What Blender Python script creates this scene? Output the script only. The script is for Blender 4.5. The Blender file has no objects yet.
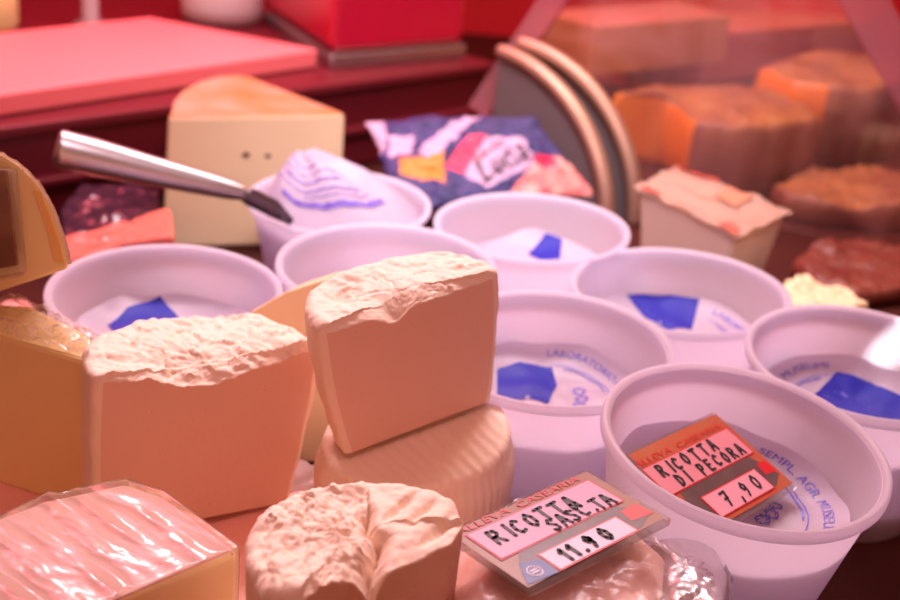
import bpy, bmesh, math, random
from mathutils import Vector, Matrix, noise
C = bpy.context.scene.collection
SC = bpy.context.scene

# ------------------------------------------------------------------ camera, world, lights, exposure
PITCH, ROLL, FPX, CAMZ = math.radians(23), math.radians(5), 1250.0, 0.455
fw = Vector((0, math.cos(PITCH), -math.sin(PITCH)))
r0 = Vector((1, 0, 0)); u0 = Vector((0, math.sin(PITCH), math.cos(PITCH)))
rt = r0 * math.cos(ROLL) + u0 * math.sin(ROLL)
up = u0 * math.cos(ROLL) - r0 * math.sin(ROLL)
CAM = Vector((0, 0, CAMZ))
cam = bpy.data.cameras.new('camera'); camo = bpy.data.objects.new('camera', cam); C.objects.link(camo)
cam.sensor_width = 36; cam.lens = FPX / 900 * 36
cam.clip_start = 0.01
m3 = Matrix((rt, up, -fw)).transposed()
camo.matrix_world = Matrix.Translation(CAM) @ m3.to_4x4()
cam.dof.use_dof = True; cam.dof.focus_distance = 0.66; cam.dof.aperture_fstop = 6.3
SC.camera = camo

w = bpy.data.worlds.new('world'); SC.world = w; w.use_nodes = True
bgn = w.node_tree.nodes['Background']
bgn.inputs[0].default_value = (1.0, 0.33, 0.22, 1); bgn.inputs[1].default_value = 0.36

def area(name, loc, target, sx, sy, power, col):
    l = bpy.data.lights.new(name, 'AREA'); l.shape = 'RECTANGLE'; l.size = sx; l.size_y = sy
    l.energy = power; l.color = col
    o = bpy.data.objects.new(name, l); C.objects.link(o); o.location = loc
    o.rotation_euler = (Vector(target) - Vector(loc)).to_track_quat('-Z', 'Y').to_euler()
    return o
area('case_lamp', (-0.10, 1.42, 1.05), (0.0, 0.80, 0.0), 1.0, 0.16, 22.0, (1.0, 0.77, 0.82))
fl = area('rear_fill_light', (0.10, 0.30, 1.0), (-0.02, 1.25, 0.05), 0.4, 0.1, 0.8, (1.0, 0.88, 0.95)); fl.data.spread = math.radians(36)  # added unseen fill, narrow spread, whitens the fronts of the rear items
area('pink_fill_light', (-0.02, 0.42, 0.95), (-0.02, 0.50, 0.0), 0.6, 0.1, 1.5, (1.0, 0.48, 0.52))  # added unseen fill that tints the foreground tops pink
area('red_meat_lamp', (-0.5, 1.75, 1.0), (-0.3, 1.5, 0.1), 0.9, 0.15, 9.0, (1.0, 0.05, 0.10))
area('ham_lamp', (0.55, 1.75, 0.9), (0.45, 1.75, 0.0), 0.6, 0.1, 3.6, (1.0, 0.55, 0.24))

sp_t = Vector((0.348, 0.846, 0.101)); sp_d = Vector((0.50, -0.55, 0.75)).normalized()
sl_ = bpy.data.lights.new('sunbeam', 'SPOT'); sl_.spot_size = math.radians(1.75); sl_.spot_blend = 0.02; sl_.use_square = True; sl_.energy = 500; sl_.color = (1.0, 0.98, 0.95); sl_.shadow_soft_size = 0.004
so_ = bpy.data.objects.new('sunbeam', sl_); C.objects.link(so_); so_.location = sp_t + sp_d * 1.2
so_.rotation_euler = (-sp_d).to_track_quat('-Z', 'Y').to_euler()
SC.view_settings.view_transform = 'Standard'; SC.view_settings.look = 'None'
SC.view_settings.exposure = 0.0; SC.view_settings.gamma = 1.0; SC.view_settings.use_curve_mapping = False

# ------------------------------------------------------------------ helpers
def ray(x, y): return fw + rt * ((x - 450) / FPX) + up * ((300 - y) / FPX)
def at(x, y, z):
    d = ray(x, y); return CAM + d * ((z - CAMZ) / d.z)
def aty(x, y, Y):
    d = ray(x, y); return CAM + d * (Y / d.y)
DZ = -0.012            # deck height

def mat(name, col, rough=0.5, bump=0.0, bscale=60, var=0.0, vscale=12, col2=None, metal=0.0, trans=0.0, coat=0.0, sss=0.0, stretch=None, spec=0.5, dots=None):
    m = bpy.data.materials.new(name); m.use_nodes = True
    nt = m.node_tree; b = nt.nodes['Principled BSDF']
    b.inputs['Base Color'].default_value = (*col, 1); b.inputs['Roughness'].default_value = rough
    b.inputs['Metallic'].default_value = metal; b.inputs['Specular IOR Level'].default_value = spec
    if coat: b.inputs['Coat Weight'].default_value = coat; b.inputs['Coat Roughness'].default_value = 0.15
    if sss:
        b.inputs['Subsurface Weight'].default_value = sss; b.inputs['Subsurface Scale'].default_value = 0.01
        b.inputs['Subsurface Radius'].default_value = (1.0, 0.6, 0.4)
    tc = nt.nodes.new('ShaderNodeTexCoord'); vec = tc.outputs['Object']
    if stretch:
        mp = nt.nodes.new('ShaderNodeMapping'); mp.inputs['Scale'].default_value = stretch
        nt.links.new(vec, mp.inputs[0]); vec = mp.outputs[0]
    if var:
        n = nt.nodes.new('ShaderNodeTexNoise'); n.inputs['Scale'].default_value = vscale; n.inputs['Detail'].default_value = 5
        r = nt.nodes.new('ShaderNodeValToRGB'); r.color_ramp.elements[0].position = 0.5 - var / 2; r.color_ramp.elements[1].position = 0.5 + var / 2
        r.color_ramp.elements[0].color = (*col, 1); r.color_ramp.elements[1].color = (*(col2 or tuple(c * 0.8 for c in col)), 1)
        nt.links.new(vec, n.inputs['Vector']); nt.links.new(n.outputs[0], r.inputs[0]); nt.links.new(r.outputs[0], b.inputs['Base Color'])
    if bump:
        n2 = nt.nodes.new('ShaderNodeTexNoise'); n2.inputs['Scale'].default_value = bscale; n2.inputs['Detail'].default_value = 6
        bp = nt.nodes.new('ShaderNodeBump'); bp.inputs['Strength'].default_value = bump; bp.inputs['Distance'].default_value = 0.002
        nt.links.new(vec, n2.inputs['Vector']); nt.links.new(n2.outputs[0], bp.inputs['Height']); nt.links.new(bp.outputs[0], b.inputs['Normal'])
    if dots:       # small pits in a cut cheese face
        v = nt.nodes.new('ShaderNodeTexVoronoi'); v.inputs['Scale'].default_value = dots
        r2 = nt.nodes.new('ShaderNodeValToRGB'); r2.color_ramp.elements[0].position = 0.02; r2.color_ramp.elements[1].position = 0.10
        r2.color_ramp.elements[0].color = (0, 0, 0, 1); r2.color_ramp.elements[1].color = (1, 1, 1, 1)
        bp2 = nt.nodes.new('ShaderNodeBump'); bp2.inputs['Strength'].default_value = 0.4; bp2.inputs['Distance'].default_value = 0.002
        nt.links.new(vec, v.inputs['Vector']); nt.links.new(v.outputs['Distance'], r2.inputs[0]); nt.links.new(r2.outputs[0], bp2.inputs['Height'])
        if bump: nt.links.new(bp.outputs[0], bp2.inputs['Normal'])
        nt.links.new(bp2.outputs[0], b.inputs['Normal'])
    if trans:
        t = nt.nodes.new('ShaderNodeBsdfTranslucent'); t.inputs[0].default_value = (*col, 1)
        mx = nt.nodes.new('ShaderNodeMixShader'); mx.inputs[0].default_value = trans
        nt.links.new(b.outputs[0], mx.inputs[1]); nt.links.new(t.outputs[0], mx.inputs[2])
        nt.links.new(mx.outputs[0], nt.nodes['Material Output'].inputs[0])
    return m

def film_mat(name, tint=(1, 1, 1), gloss=0.12, milk=0.05, milkcol=(0.9, 0.85, 0.85), rough=0.12, streak=None, bump=0.0, bscale=80):
    m = bpy.data.materials.new(name); m.use_nodes = True; nt = m.node_tree
    for n in list(nt.nodes):
        if n.type != 'OUTPUT_MATERIAL': nt.nodes.remove(n)
    out = [n for n in nt.nodes if n.type == 'OUTPUT_MATERIAL'][0]
    t = nt.nodes.new('ShaderNodeBsdfTransparent'); t.inputs[0].default_value = (*tint, 1)
    d = nt.nodes.new('ShaderNodeBsdfDiffuse'); d.inputs[0].default_value = (*milkcol, 1)
    g = nt.nodes.new('ShaderNodeBsdfGlossy'); g.inputs['Roughness'].default_value = rough
    m1 = nt.nodes.new('ShaderNodeMixShader'); m1.inputs[0].default_value = milk
    m2 = nt.nodes.new('ShaderNodeMixShader')
    lw = nt.nodes.new('ShaderNodeLayerWeight'); lw.inputs['Blend'].default_value = 0.25
    mul = nt.nodes.new('ShaderNodeMath'); mul.operation = 'MULTIPLY_ADD'; mul.inputs[1].default_value = 0.5; mul.inputs[2].default_value = gloss
    nt.links.new(lw.outputs['Fresnel'], mul.inputs[0]); nt.links.new(mul.outputs[0], m2.inputs[0])
    nt.links.new(t.outputs[0], m1.inputs[1]); nt.links.new(d.outputs[0], m1.inputs[2])
    nt.links.new(m1.outputs[0], m2.inputs[1]); nt.links.new(g.outputs[0], m2.inputs[2]); nt.links.new(m2.outputs[0], out.inputs[0])
    tc = nt.nodes.new('ShaderNodeTexCoord')
    if bump:
        n2 = nt.nodes.new('ShaderNodeTexNoise'); n2.inputs['Scale'].default_value = bscale; n2.inputs['Detail'].default_value = 4
        bp = nt.nodes.new('ShaderNodeBump'); bp.inputs['Strength'].default_value = bump; bp.inputs['Distance'].default_value = 0.003
        nt.links.new(tc.outputs['Object'], n2.inputs[0]); nt.links.new(n2.outputs[0], bp.inputs['Height'])
        nt.links.new(bp.outputs[0], g.inputs['Normal']); nt.links.new(bp.outputs[0], lw.inputs['Normal'])
    if streak:      # vertical reflection stripes painted into the pane's milk factor
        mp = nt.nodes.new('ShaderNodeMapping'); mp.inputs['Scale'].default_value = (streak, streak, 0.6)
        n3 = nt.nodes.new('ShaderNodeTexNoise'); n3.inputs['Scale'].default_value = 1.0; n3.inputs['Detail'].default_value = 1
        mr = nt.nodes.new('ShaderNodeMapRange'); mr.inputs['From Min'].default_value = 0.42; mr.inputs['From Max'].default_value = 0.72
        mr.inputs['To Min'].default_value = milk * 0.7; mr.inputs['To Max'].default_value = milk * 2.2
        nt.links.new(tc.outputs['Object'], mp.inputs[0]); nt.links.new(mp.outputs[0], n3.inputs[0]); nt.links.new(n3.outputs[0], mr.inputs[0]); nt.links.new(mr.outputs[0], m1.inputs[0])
    return m

def obj(name, bm, m, parent=None, smooth=True, mats=None, recalc=True):
    if recalc: bmesh.ops.recalc_face_normals(bm, faces=bm.faces[:])
    me = bpy.data.meshes.new(name); bm.to_mesh(me); bm.free()
    for x in (mats or [m]): me.materials.append(x)
    if smooth:
        for p in me.polygons: p.use_smooth = True
    o = bpy.data.objects.new(name, me); C.objects.link(o)
    if parent: o.parent = parent
    return o
def tag(o, label, cat, group=None, kind=None):
    o['label'] = label; o['category'] = cat
    if group: o['group'] = group
    if kind: o['kind'] = kind
    return o
def thing(name, label, cat, loc=(0, 0, 0), group=None):
    o = bpy.data.objects.new(name, None); C.objects.link(o); o.location = loc; o.empty_display_size = 0.02
    return tag(o, label, cat, group)
def rel(o, parent):       # parent while keeping world coordinates in the mesh
    o.parent = parent; o.matrix_parent_inverse = parent.matrix_basis.inverted(); return o
def struct(o): o['kind'] = 'structure'; return o
def smooth_by_angle(o, ang=35):
    me = o.data; bm = bmesh.new(); bm.from_mesh(me)
    for e in bm.edges:
        if len(e.link_faces) == 2 and e.calc_face_angle(0) > math.radians(ang): e.smooth = False
    bm.to_mesh(me); bm.free(); return o

def hexa(bot, top, bevel=0.0, seg=2):
    """closed solid between two polygons with the same number of corners"""
    bm = bmesh.new(); n = len(bot)
    b = [bm.verts.new(p) for p in bot]; t = [bm.verts.new(p) for p in top]
    bm.faces.new(b[::-1]); bm.faces.new(t)
    for i in range(n): bm.faces.new((b[i], b[(i + 1) % n], t[(i + 1) % n], t[i]))
    if bevel:
        bmesh.ops.bevel(bm, geom=bm.edges[:], offset=bevel, segments=seg, profile=0.5, affect='EDGES', clamp_overlap=True)
    bmesh.ops.recalc_face_normals(bm, faces=bm.faces[:])
    return bm
def prism(poly, z0, z1, bevel=0.0, seg=2):
    return hexa([(p[0], p[1], z0) for p in poly], [(p[0], p[1], z1) for p in poly], bevel, seg)
def lathe(profile, n=72, closed=False, mtx=None):
    bm = bmesh.new(); rings = []
    for r, z in profile:
        if r < 1e-6: rings.append([bm.verts.new((0, 0, z))]); continue
        rings.append([bm.verts.new((r * math.cos(2 * math.pi * i / n), r * math.sin(2 * math.pi * i / n), z)) for i in range(n)])
    prs = list(zip(rings, rings[1:])) + ([(rings[-1], rings[0])] if closed else [])
    for a, b in prs:
        for i in range(n):
            j = (i + 1) % n
            if len(a) == 1 and len(b) == 1: continue
            if len(a) == 1: bm.faces.new((a[0], b[i], b[j]))
            elif len(b) == 1: bm.faces.new((a[i], a[j], b[0]))
            else: bm.faces.new((a[i], a[j], b[j], b[i]))
    if mtx: bm.transform(mtx)
    return bm
def tube(bm, pts, radii, n=16, cap=True):
    rings = []
    for k, p in enumerate(pts):
        a = pts[max(0, k - 1)]; b = pts[min(len(pts) - 1, k + 1)]
        d = (Vector(b) - Vector(a)).normalized(); q = d.to_track_quat('Z', 'Y')
        r = radii[k] if isinstance(radii, (list, tuple)) else radii
        rx, ry = r if isinstance(r, tuple) else (r, r)
        rings.append([bm.verts.new(Vector(p) + q @ Vector((rx * math.cos(2 * math.pi * i / n), ry * math.sin(2 * math.pi * i / n), 0))) for i in range(n)])
    for a, b in zip(rings, rings[1:]):
        for i in range(n): bm.faces.new((a[i], a[(i + 1) % n], b[(i + 1) % n], b[i]))
    if cap: bm.faces.new(rings[0][::-1]); bm.faces.new(rings[-1])
    return bm
def grid(nu, nv, fn, thick=None):
    """sheet from fn(u, v) in 0..1; with thick it is closed into a thin solid along its normals"""
    bm = bmesh.new(); V = [[bm.verts.new(fn(i / nu, j / nv)) for j in range(nv + 1)] for i in range(nu + 1)]
    F = []
    for i in range(nu):
        for j in range(nv): F.append(bm.faces.new((V[i][j], V[i + 1][j], V[i + 1][j + 1], V[i][j + 1])))
    if thick: bmesh.ops.solidify(bm, geom=bm.faces[:], thickness=thick)
    return bm
def fbm(p, o=4): return noise.fractal(Vector(p), 1.0, 2.0, o)
def vor(p): return noise.voronoi(Vector(p))[0][0]
def smoothstep(a, b, x):
    t = max(0, min(1, (x - a) / (b - a))); return t * t * (3 - 2 * t)

def text_mesh(s, size=1.0, shear=0.0):
    """flat outline mesh of a printed word: list of verts and faces"""
    cu = bpy.data.curves.new('t', 'FONT'); cu.body = s; cu.size = size; cu.shear = shear; cu.resolution_u = 3
    o = bpy.data.objects.new('t', cu); C.objects.link(o)
    dg = bpy.context.evaluated_depsgraph_get(); me = bpy.data.meshes.new_from_object(o.evaluated_get(dg))
    v = [x.co.copy() for x in me.vertices]; f = [list(p.vertices) for p in me.polygons]
    bpy.data.objects.remove(o); bpy.data.meshes.remove(me); bpy.data.curves.remove(cu)
    return v, f
def put(bm, vf, fn, mi=0):
    v, f = vf; vs = [bm.verts.new(fn(p)) for p in v]
    for q in f:
        try: fc = bm.faces.new([vs[i] for i in q]); fc.material_index = mi
        except ValueError: pass
def poly(bm, pts, fn, mi=0):
    fc = bm.faces.new([bm.verts.new(fn(Vector((p[0], p[1], 0)))) for p in pts]); fc.material_index = mi
def stroke(bm, pts, wd, fn, mi=0):
    """a felt-pen stroke: a ribbon with round ends along a polyline in 2D"""
    P = [Vector((p[0], p[1])) for p in pts]
    for a, b in zip(P, P[1:]):
        d = b - a
        if d.length < 1e-9: continue
        d.normalize(); n = Vector((-d.y, d.x)) * wd / 2
        poly(bm, [a - n, b - n, b + n, a + n], fn, mi)
    for p in P: poly(bm, [p + Vector((math.cos(t), math.sin(t))) * wd / 2 for t in [k * math.pi / 4 for k in range(8)]], fn, mi)
GL = {  # hand lettering in a unit box
 'R': [[(0, 0), (0.05, 1)], [(0.05, 1), (0.5, .95), (0.6, .72), (0.4, .52), (0.05, .48)], [(0.25, .5), (0.65, 0)]],
 'I': [[(0.25, 0), (0.3, 1)]],
 'C': [[(0.65, .85), (0.4, 1), (0.12, .75), (0.05, .35), (0.25, .03), (0.6, .12)]],
 'O': [[(0.35, 1), (0.08, .7), (0.08, .25), (0.32, 0), (0.6, .25), (0.62, .7), (0.35, 1)]],
 'T': [[(0, .98), (0.72, 1.02)], [(0.36, 1), (0.34, 0)]],
 'A': [[(0, 0), (0.3, 1), (0.42, 1), (0.68, 0)], [(0.12, .35), (0.58, .38)]],
 'D': [[(0.05, 0), (0.05, 1), (0.45, .85), (0.62, .5), (0.45, .12), (0.05, 0)]],
 'P': [[(0.05, 0), (0.05, 1), (0.5, .95), (0.58, .7), (0.4, .5), (0.05, .45)]],
 'E': [[(0.55, .98), (0.05, 1), (0.05, 0), (0.58, .02)], [(0.05, .52), (0.45, .54)]],
 'G': [[(0.62, .85), (0.38, 1), (0.1, .72), (0.06, .3), (0.3, .02), (0.6, .15), (0.6, .45), (0.4, .45)]],
 'S': [[(0.6, .88), (0.3, 1), (0.08, .76), (0.5, .42), (0.5, .1), (0.2, 0), (0, .15)]],
 '1': [[(0.1, .72), (0.35, 1), (0.36, 0)]],
 '9': [[(0.55, .75), (0.3, 1), (0.08, .72), (0.25, .48), (0.52, .62), (0.56, .8), (0.5, .3), (0.3, 0)]],
 '0': [[(0.35, 1), (0.08, .7), (0.1, .25), (0.34, 0), (0.6, .25), (0.6, .7), (0.35, 1)]],
 '7': [[(0, .96), (0.62, 1), (0.25, 0)], [(0.15, .5), (0.55, .55)]],
 '.': [[(0.25, 0), (0.33, .08)]], ',': [[(0.3, .12), (0.18, -.22)]], ' ': []}
def hand(bm, s, x, y, h, adv, wd, fn, mi, slant=0.0, seed=1, tw=0.75):
    rnd = random.Random(seed)
    for ch in s:
        dy = rnd.uniform(-.06, .06) * h
        for st in GL[ch]: stroke(bm, [(x + (p[0] * tw + slant * p[1]) * h, y + dy + p[1] * h) for p in st], wd, fn, mi)
        x += adv * (0.55 if ch in 'I.,1 ' else 1.0)

# ------------------------------------------------------------------ materials
M = {}
M['steel'] = mat('brushed_steel', (0.50, 0.46, 0.48), 0.36, metal=1.0, bump=0.05, bscale=200)
M['plate'] = mat('dull_steel_plate', (0.22, 0.18, 0.19), 0.5, metal=0.2, bump=0.05)
M['plate_rim'] = mat('plate_rim_steel', (0.55, 0.33, 0.24), 0.5, metal=0.6)
M['tub'] = mat('milky_white_plastic', (0.90, 0.87, 0.955), 0.38, trans=0.68, bump=0.02, bscale=20)
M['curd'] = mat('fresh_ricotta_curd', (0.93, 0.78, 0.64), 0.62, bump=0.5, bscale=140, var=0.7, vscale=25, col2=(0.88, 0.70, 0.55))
M['curd_cut'] = mat('ricotta_cut_shaded', (0.82, 0.53, 0.39), 0.6, bump=0.12, bscale=220, dots=95)  # same white curd, with the face's shade put into a darker base colour
M['curd_rind'] = mat('ricotta_basket_side', (0.91, 0.73, 0.57), 0.6, bump=0.35, bscale=120)
M['yellow'] = mat('yellow_cheese', (0.98, 0.82, 0.38), 0.5, bump=0.12, bscale=90, var=0.6, vscale=9, col2=(0.92, 0.74, 0.32))
M['orange_rind'] = mat('orange_rind', (0.95, 0.50, 0.10), 0.5, var=0.5, vscale=20, col2=(0.90, 0.66, 0.25))
M['pale'] = mat('pale_cheese', (0.86, 0.68, 0.42), 0.5, bump=0.15, bscale=70, var=0.6, vscale=14, col2=(0.80, 0.62, 0.37))
M['film'] = film_mat('cling_film', gloss=0.06, milk=0.08, rough=0.16, bump=0.12, bscale=90)
M['bagfilm'] = film_mat('clear_bag_plastic', gloss=0.03, milk=0.22, milkcol=(0.85, 0.66, 0.66), rough=0.28, bump=0.15, bscale=50)
M['clear'] = film_mat('clear_acrylic', gloss=0.06, milk=0.05, rough=0.06)
M['pane'] = film_mat('display_glass', tint=(1.0, 0.93, 0.93), gloss=0.03, milk=0.065, milkcol=(0.95, 0.50, 0.48), rough=0.05, streak=22)  # pink reflection haze on the glass painted as diffuse milk
M['board'] = mat('pink_cutting_board', (0.90, 0.19, 0.21), 0.55, bump=0.05, bscale=150)
M['darksteel'] = mat('dark_counter_metal', (0.13, 0.006, 0.014), 0.4, metal=0.0)
M['redpaint'] = mat('red_enamel', (0.55, 0.003, 0.04), 0.35, coat=0.2)
M['redwall'] = mat('dark_red_wall', (0.75, 0.01, 0.03), 0.6, var=0.5, vscale=2, col2=(0.45, 0.01, 0.02))
M['ink_black'] = mat('black_marker', (0.012, 0.010, 0.02), 0.5)
M['ink_blue'] = mat('blue_print', (0.10, 0.09, 0.62), 0.45)
M['blue'] = mat('blue_foil', (0.012, 0.014, 0.34), 0.5, bump=0.2, bscale=60, spec=0.2)
M['paper'] = mat('printed_film_paper', (0.74, 0.66, 0.80), 0.4, trans=0.5, bump=0.35, bscale=45)
M['tag_orange'] = mat('tag_print_orange', (0.88, 0.36, 0.14), 0.35, var=0.6, vscale=40, col2=(0.80, 0.45, 0.22))
M['tag_red'] = mat('tag_print_red', (0.62, 0.008, 0.02), 0.35)
M['tag_pink'] = mat('tag_writing_field', (0.95, 0.62, 0.76), 0.35)
M['tag_white'] = mat('tag_price_field', (0.95, 0.80, 0.90), 0.35)
M['tag_dark'] = mat('tag_photo_dark', (0.07, 0.045, 0.05), 0.35, var=0.5, vscale=60, col2=(0.15, 0.09, 0.09))
M['tag_blue'] = mat('tag_photo_blue', (0.035, 0.06, 0.26), 0.35)
M['white'] = mat('white_print', (0.9, 0.85, 0.88), 0.4)
M['ham_skin'] = mat('cured_ham_skin', (0.15, 0.05, 0.04), 0.5, bump=0.6, bscale=25, var=0.5, vscale=14, col2=(0.32, 0.14, 0.07))
M['ham_cut'] = mat('cured_ham_cut', (0.90, 0.32, 0.03), 0.4, bump=0.2, bscale=30, var=0.5, vscale=10, col2=(0.70, 0.18, 0.02))
M['ham_fat'] = mat('ham_fat_top', (0.42, 0.20, 0.06), 0.45, bump=0.4, bscale=25, var=0.4, vscale=14, col2=(0.20, 0.07, 0.05))
M['meat_red'] = mat('dark_red_meat', (0.13, 0.018, 0.014), 0.45, bump=0.6, bscale=30, var=0.5, vscale=16, col2=(0.22, 0.05, 0.03))
M['wood'] = mat('orange_wood', (0.70, 0.28, 0.09), 0.5, var=0.6, vscale=6, col2=(0.55, 0.2, 0.07), stretch=(1, 1, 6))
M['salmon'] = mat('salmon_board', (0.70, 0.24, 0.18), 0.5)
M['deck'] = mat('counter_deck_brown', (0.075, 0.014, 0.010), 0.6, var=0.5, vscale=8, col2=(0.05, 0.010, 0.008), spec=0.2)
M['pinkpaper'] = mat('pink_tray_plastic', (0.90, 0.45, 0.36), 0.45, bump=0.1, bscale=30)
M['ham_pink'] = mat('sliced_ham_pink', (0.90, 0.36, 0.34), 0.35, bump=0.4, bscale=40, var=0.6, vscale=22, col2=(0.80, 0.22, 0.20), coat=0.4)
M['darkpack'] = mat('dark_plastic_pack', (0.045, 0.015, 0.03), 0.25, bump=0.5, bscale=35, coat=0.3)
M['foil'] = mat('carton_lid_foil', (0.72, 0.52, 0.42), 0.4, bump=0.3, bscale=50)
M['foil_red'] = mat('lid_red_print', (0.55, 0.09, 0.07), 0.4)
M['carton'] = mat('cream_plastic_cup', (0.88, 0.72, 0.60), 0.4, trans=0.15)
M['amber'] = mat('amber_jelly', (0.35, 0.13, 0.02), 0.25, var=0.6, vscale=30, col2=(0.12, 0.03, 0.01))
M['bag_navy'] = mat('bag_navy_print', (0.012, 0.007, 0.07), 0.6, bump=0.4, bscale=40, var=0.5, vscale=45, col2=(0.04, 0.03, 0.17))
M['bag_lav'] = mat('bag_lavender_print', (0.52, 0.33, 0.50), 0.5)
M['bag_red'] = mat('bag_red_print', (0.85, 0.03, 0.10), 0.5)
M['bag_orange'] = mat('bag_orange_print', (0.75, 0.20, 0.01), 0.5)
M['bag_mix'] = mat('bag_food_print', (0.60, 0.36, 0.30), 0.5, var=0.4, vscale=70, col2=(0.75, 0.10, 0.12))

# ------------------------------------------------------------------ setting
struct(obj('floor', prism([(-1.3, 0.2), (1.6, 0.2), (1.6, 2.42), (-1.3, 2.42)], DZ - 0.02, DZ), M['deck']))
struct(obj('wall_back', hexa([(-2.2, 2.42, -0.05), (2.2, 2.42, -0.05), (2.2, 2.47, -0.05), (-2.2, 2.47, -0.05)], [(-2.2, 2.42, 1.2), (2.2, 2.42, 1.2), (2.2, 2.47, 1.2), (-2.2, 2.47, 1.2)]), M['redwall'], smooth=False))
LZ = 0.10
la = at(0, 128, LZ); lb = at(480, 65, LZ)
ld = (lb - la).normalized(); ln = Vector((-ld.y, ld.x, 0))        # along the ledge, and away from the customer
def L(s, t, z): p = la + ld * s + ln * t; return Vector((p.x, p.y, z))
s1 = (lb - la).length + 0.03
def ledge_box(s_a, s_b, t_a, t_b, z0, z1, bv=0.003):
    q = [L(s_a, t_a, 0), L(s_b, t_a, 0), L(s_b, t_b, 0), L(s_a, t_b, 0)]
    return prism([(p.x, p.y) for p in q], z0, z1, bv)
bm = ledge_box(-0.5, s1, 0.0, 0.9, LZ - 0.012, LZ)
struct(obj('wall_ledge', bm, M['darksteel'], smooth=False))
struct(obj('trim_1', ledge_box(-0.5, s1 - 0.004, 0.012, 0.85, DZ, LZ - 0.012), M['darksteel'], smooth=False))
struct(obj('trim_2', ledge_box(-0.5, s1 - 0.004, -0.006, 0.012, 0.035, 0.043, 0.002), M['darksteel'], smooth=False))

# ------------------------------------------------------------------ white plastic tubs
H0 = 0.105
body_prof = [(0, 0), (0.056, 0), (0.059, 0.003), (0.0800, 0.1015), (0.0800, 0.1025), (0.0783, 0.1025), (0.0575, 0.005), (0.0550, 0.003), (0, 0.003)]
rim_prof = [(0.0786, 0.1020), (0.0815, 0.1008), (0.0822, 0.0985), (0.0830, 0.0982), (0.0838, 0.0995), (0.0840, 0.1025), (0.0834, 0.1043), (0.0822, 0.1050), (0.0806, 0.1046), (0.0788, 0.1034)]
tub_body = None
TUBS = {}
TILT = dict(T8=(5.3, 3.7), T7=(3.9, -.4), T6=(.8, -2.1), T5=(3.2, -1.6), T4=(1.8, -.5), T3=(1.6, .3), T2=(.7, -1.7), T1=(1.8, .1))      # each tub leans a little
def film_z(k): return k
def make_tub(key, px, py, width, rimz, label, tilt=(0, 0)):
    global tub_body
    c = at(px, py, rimz); D = (c - CAM).dot(fw); dia = width / FPX * D; s = dia / 0.168
    sz = (rimz - DZ) / H0
    if tub_body is None:
        root = thing('plastic_tub', label, 'tub', group='white plastic ricotta tubs')
        tub_body = root
        b = obj('body', lathe(body_prof), M['tub'], root); r = obj('rim', lathe(rim_prof, closed=True), M['tub'], root)
        smooth_by_angle(b, 50)
    else:
        root = tub_body.copy(); C.objects.link(root); root['label'] = label
        for ch in tub_body.children:
            k = ch.copy(); C.objects.link(k); k.parent = root
    TM = Matrix.Rotation(math.radians(TILT[key][0]), 4, 'X') @ Matrix.Rotation(math.radians(TILT[key][1]), 4, 'Y')
    root.location = c - TM @ Vector((0, 0, c.z - DZ)); root.scale = (s, s, sz); root.rotation_euler = TM.to_euler()
    TUBS[key] = (c, s, sz, TM)
    return root
make_tub('T8', 746, 439, 292, 0.115, 'white plastic tub holding the sheep ricotta price tag')
make_tub('T7', 866, 358, 238, 0.105, 'white plastic tub cut off by the right edge, a white sun patch inside')
make_tub('T6', 680, 287, 220, 0.090, 'white plastic tub in front of the cream foil-lidded container')
make_tub('T5', 551, 343, 249, 0.100, 'white plastic tub right behind the stacked half ricotta')
make_tub('T4', 387, 263, 222, 0.100, 'white plastic tub behind the top of the stacked half ricotta')
make_tub('T3', 166, 288, 234, 0.095, 'white plastic tub behind the upright half ricotta')
make_tub('T2', 532, 224, 197, 0.090, 'white plastic tub in front of the blue snack bag')
make_tub('T1', 340, 199, 184, 0.090, 'white plastic tub with the steel-handled knife leaning in it')

# ricotta filling with a printed film on top, one in each tub
ARC = {'T8': ("SEMPL. AGR. MUSEUMI", 62, -28), 'T5': ("LABORATORIO ARTIG", 88, 5), 'T6': ("LABORATORI", 50, -10), 'T7': ("AGR. MUSEUMI", 165, 95)}
BLUE = {'T5': [(497, 371), (520, 366), (552, 368), (557, 384), (548, 402), (497, 397)],
        'T6': [(622, 302), (640, 297), (668, 298), (706, 298), (692, 327), (668, 327), (645, 318)],
        'T3': [(108, 328), (128, 314), (160, 304), (178, 318), (190, 336), (120, 340)],
        'T2': [(528, 254), (545, 244), (561, 239), (567, 244), (560, 260), (540, 260)],
        'T7': [(810, 398), (836, 376), (870, 384), (905, 400), (905, 424), (860, 418)],
        'T4': [(318, 270), (335, 262), (352, 262), (356, 274), (330, 280)]}
FLAB = {'T8': 'printed film over ricotta under the sheep ricotta tag', 'T7': 'printed blue film over ricotta in the tub at the right edge',
        'T6': 'printed film with a blue wave in the tub before the foil-lidded container', 'T5': 'printed film with a blue panel in the tub beside the stacked half ricotta',
        'T4': 'film-covered ricotta in the tub behind the stacked half ricotta', 'T3': 'film-covered ricotta in the tub behind the upright half ricotta',
        'T2': 'film-covered ricotta in the tub in front of the snack bag'}
def wrap_z(x, y, seed): return 0.0035 * fbm((x * 28 + seed * 7, y * 28, seed)) + 0.0018 * abs(fbm((x * 60, y * 60 + seed, 3)))
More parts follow.
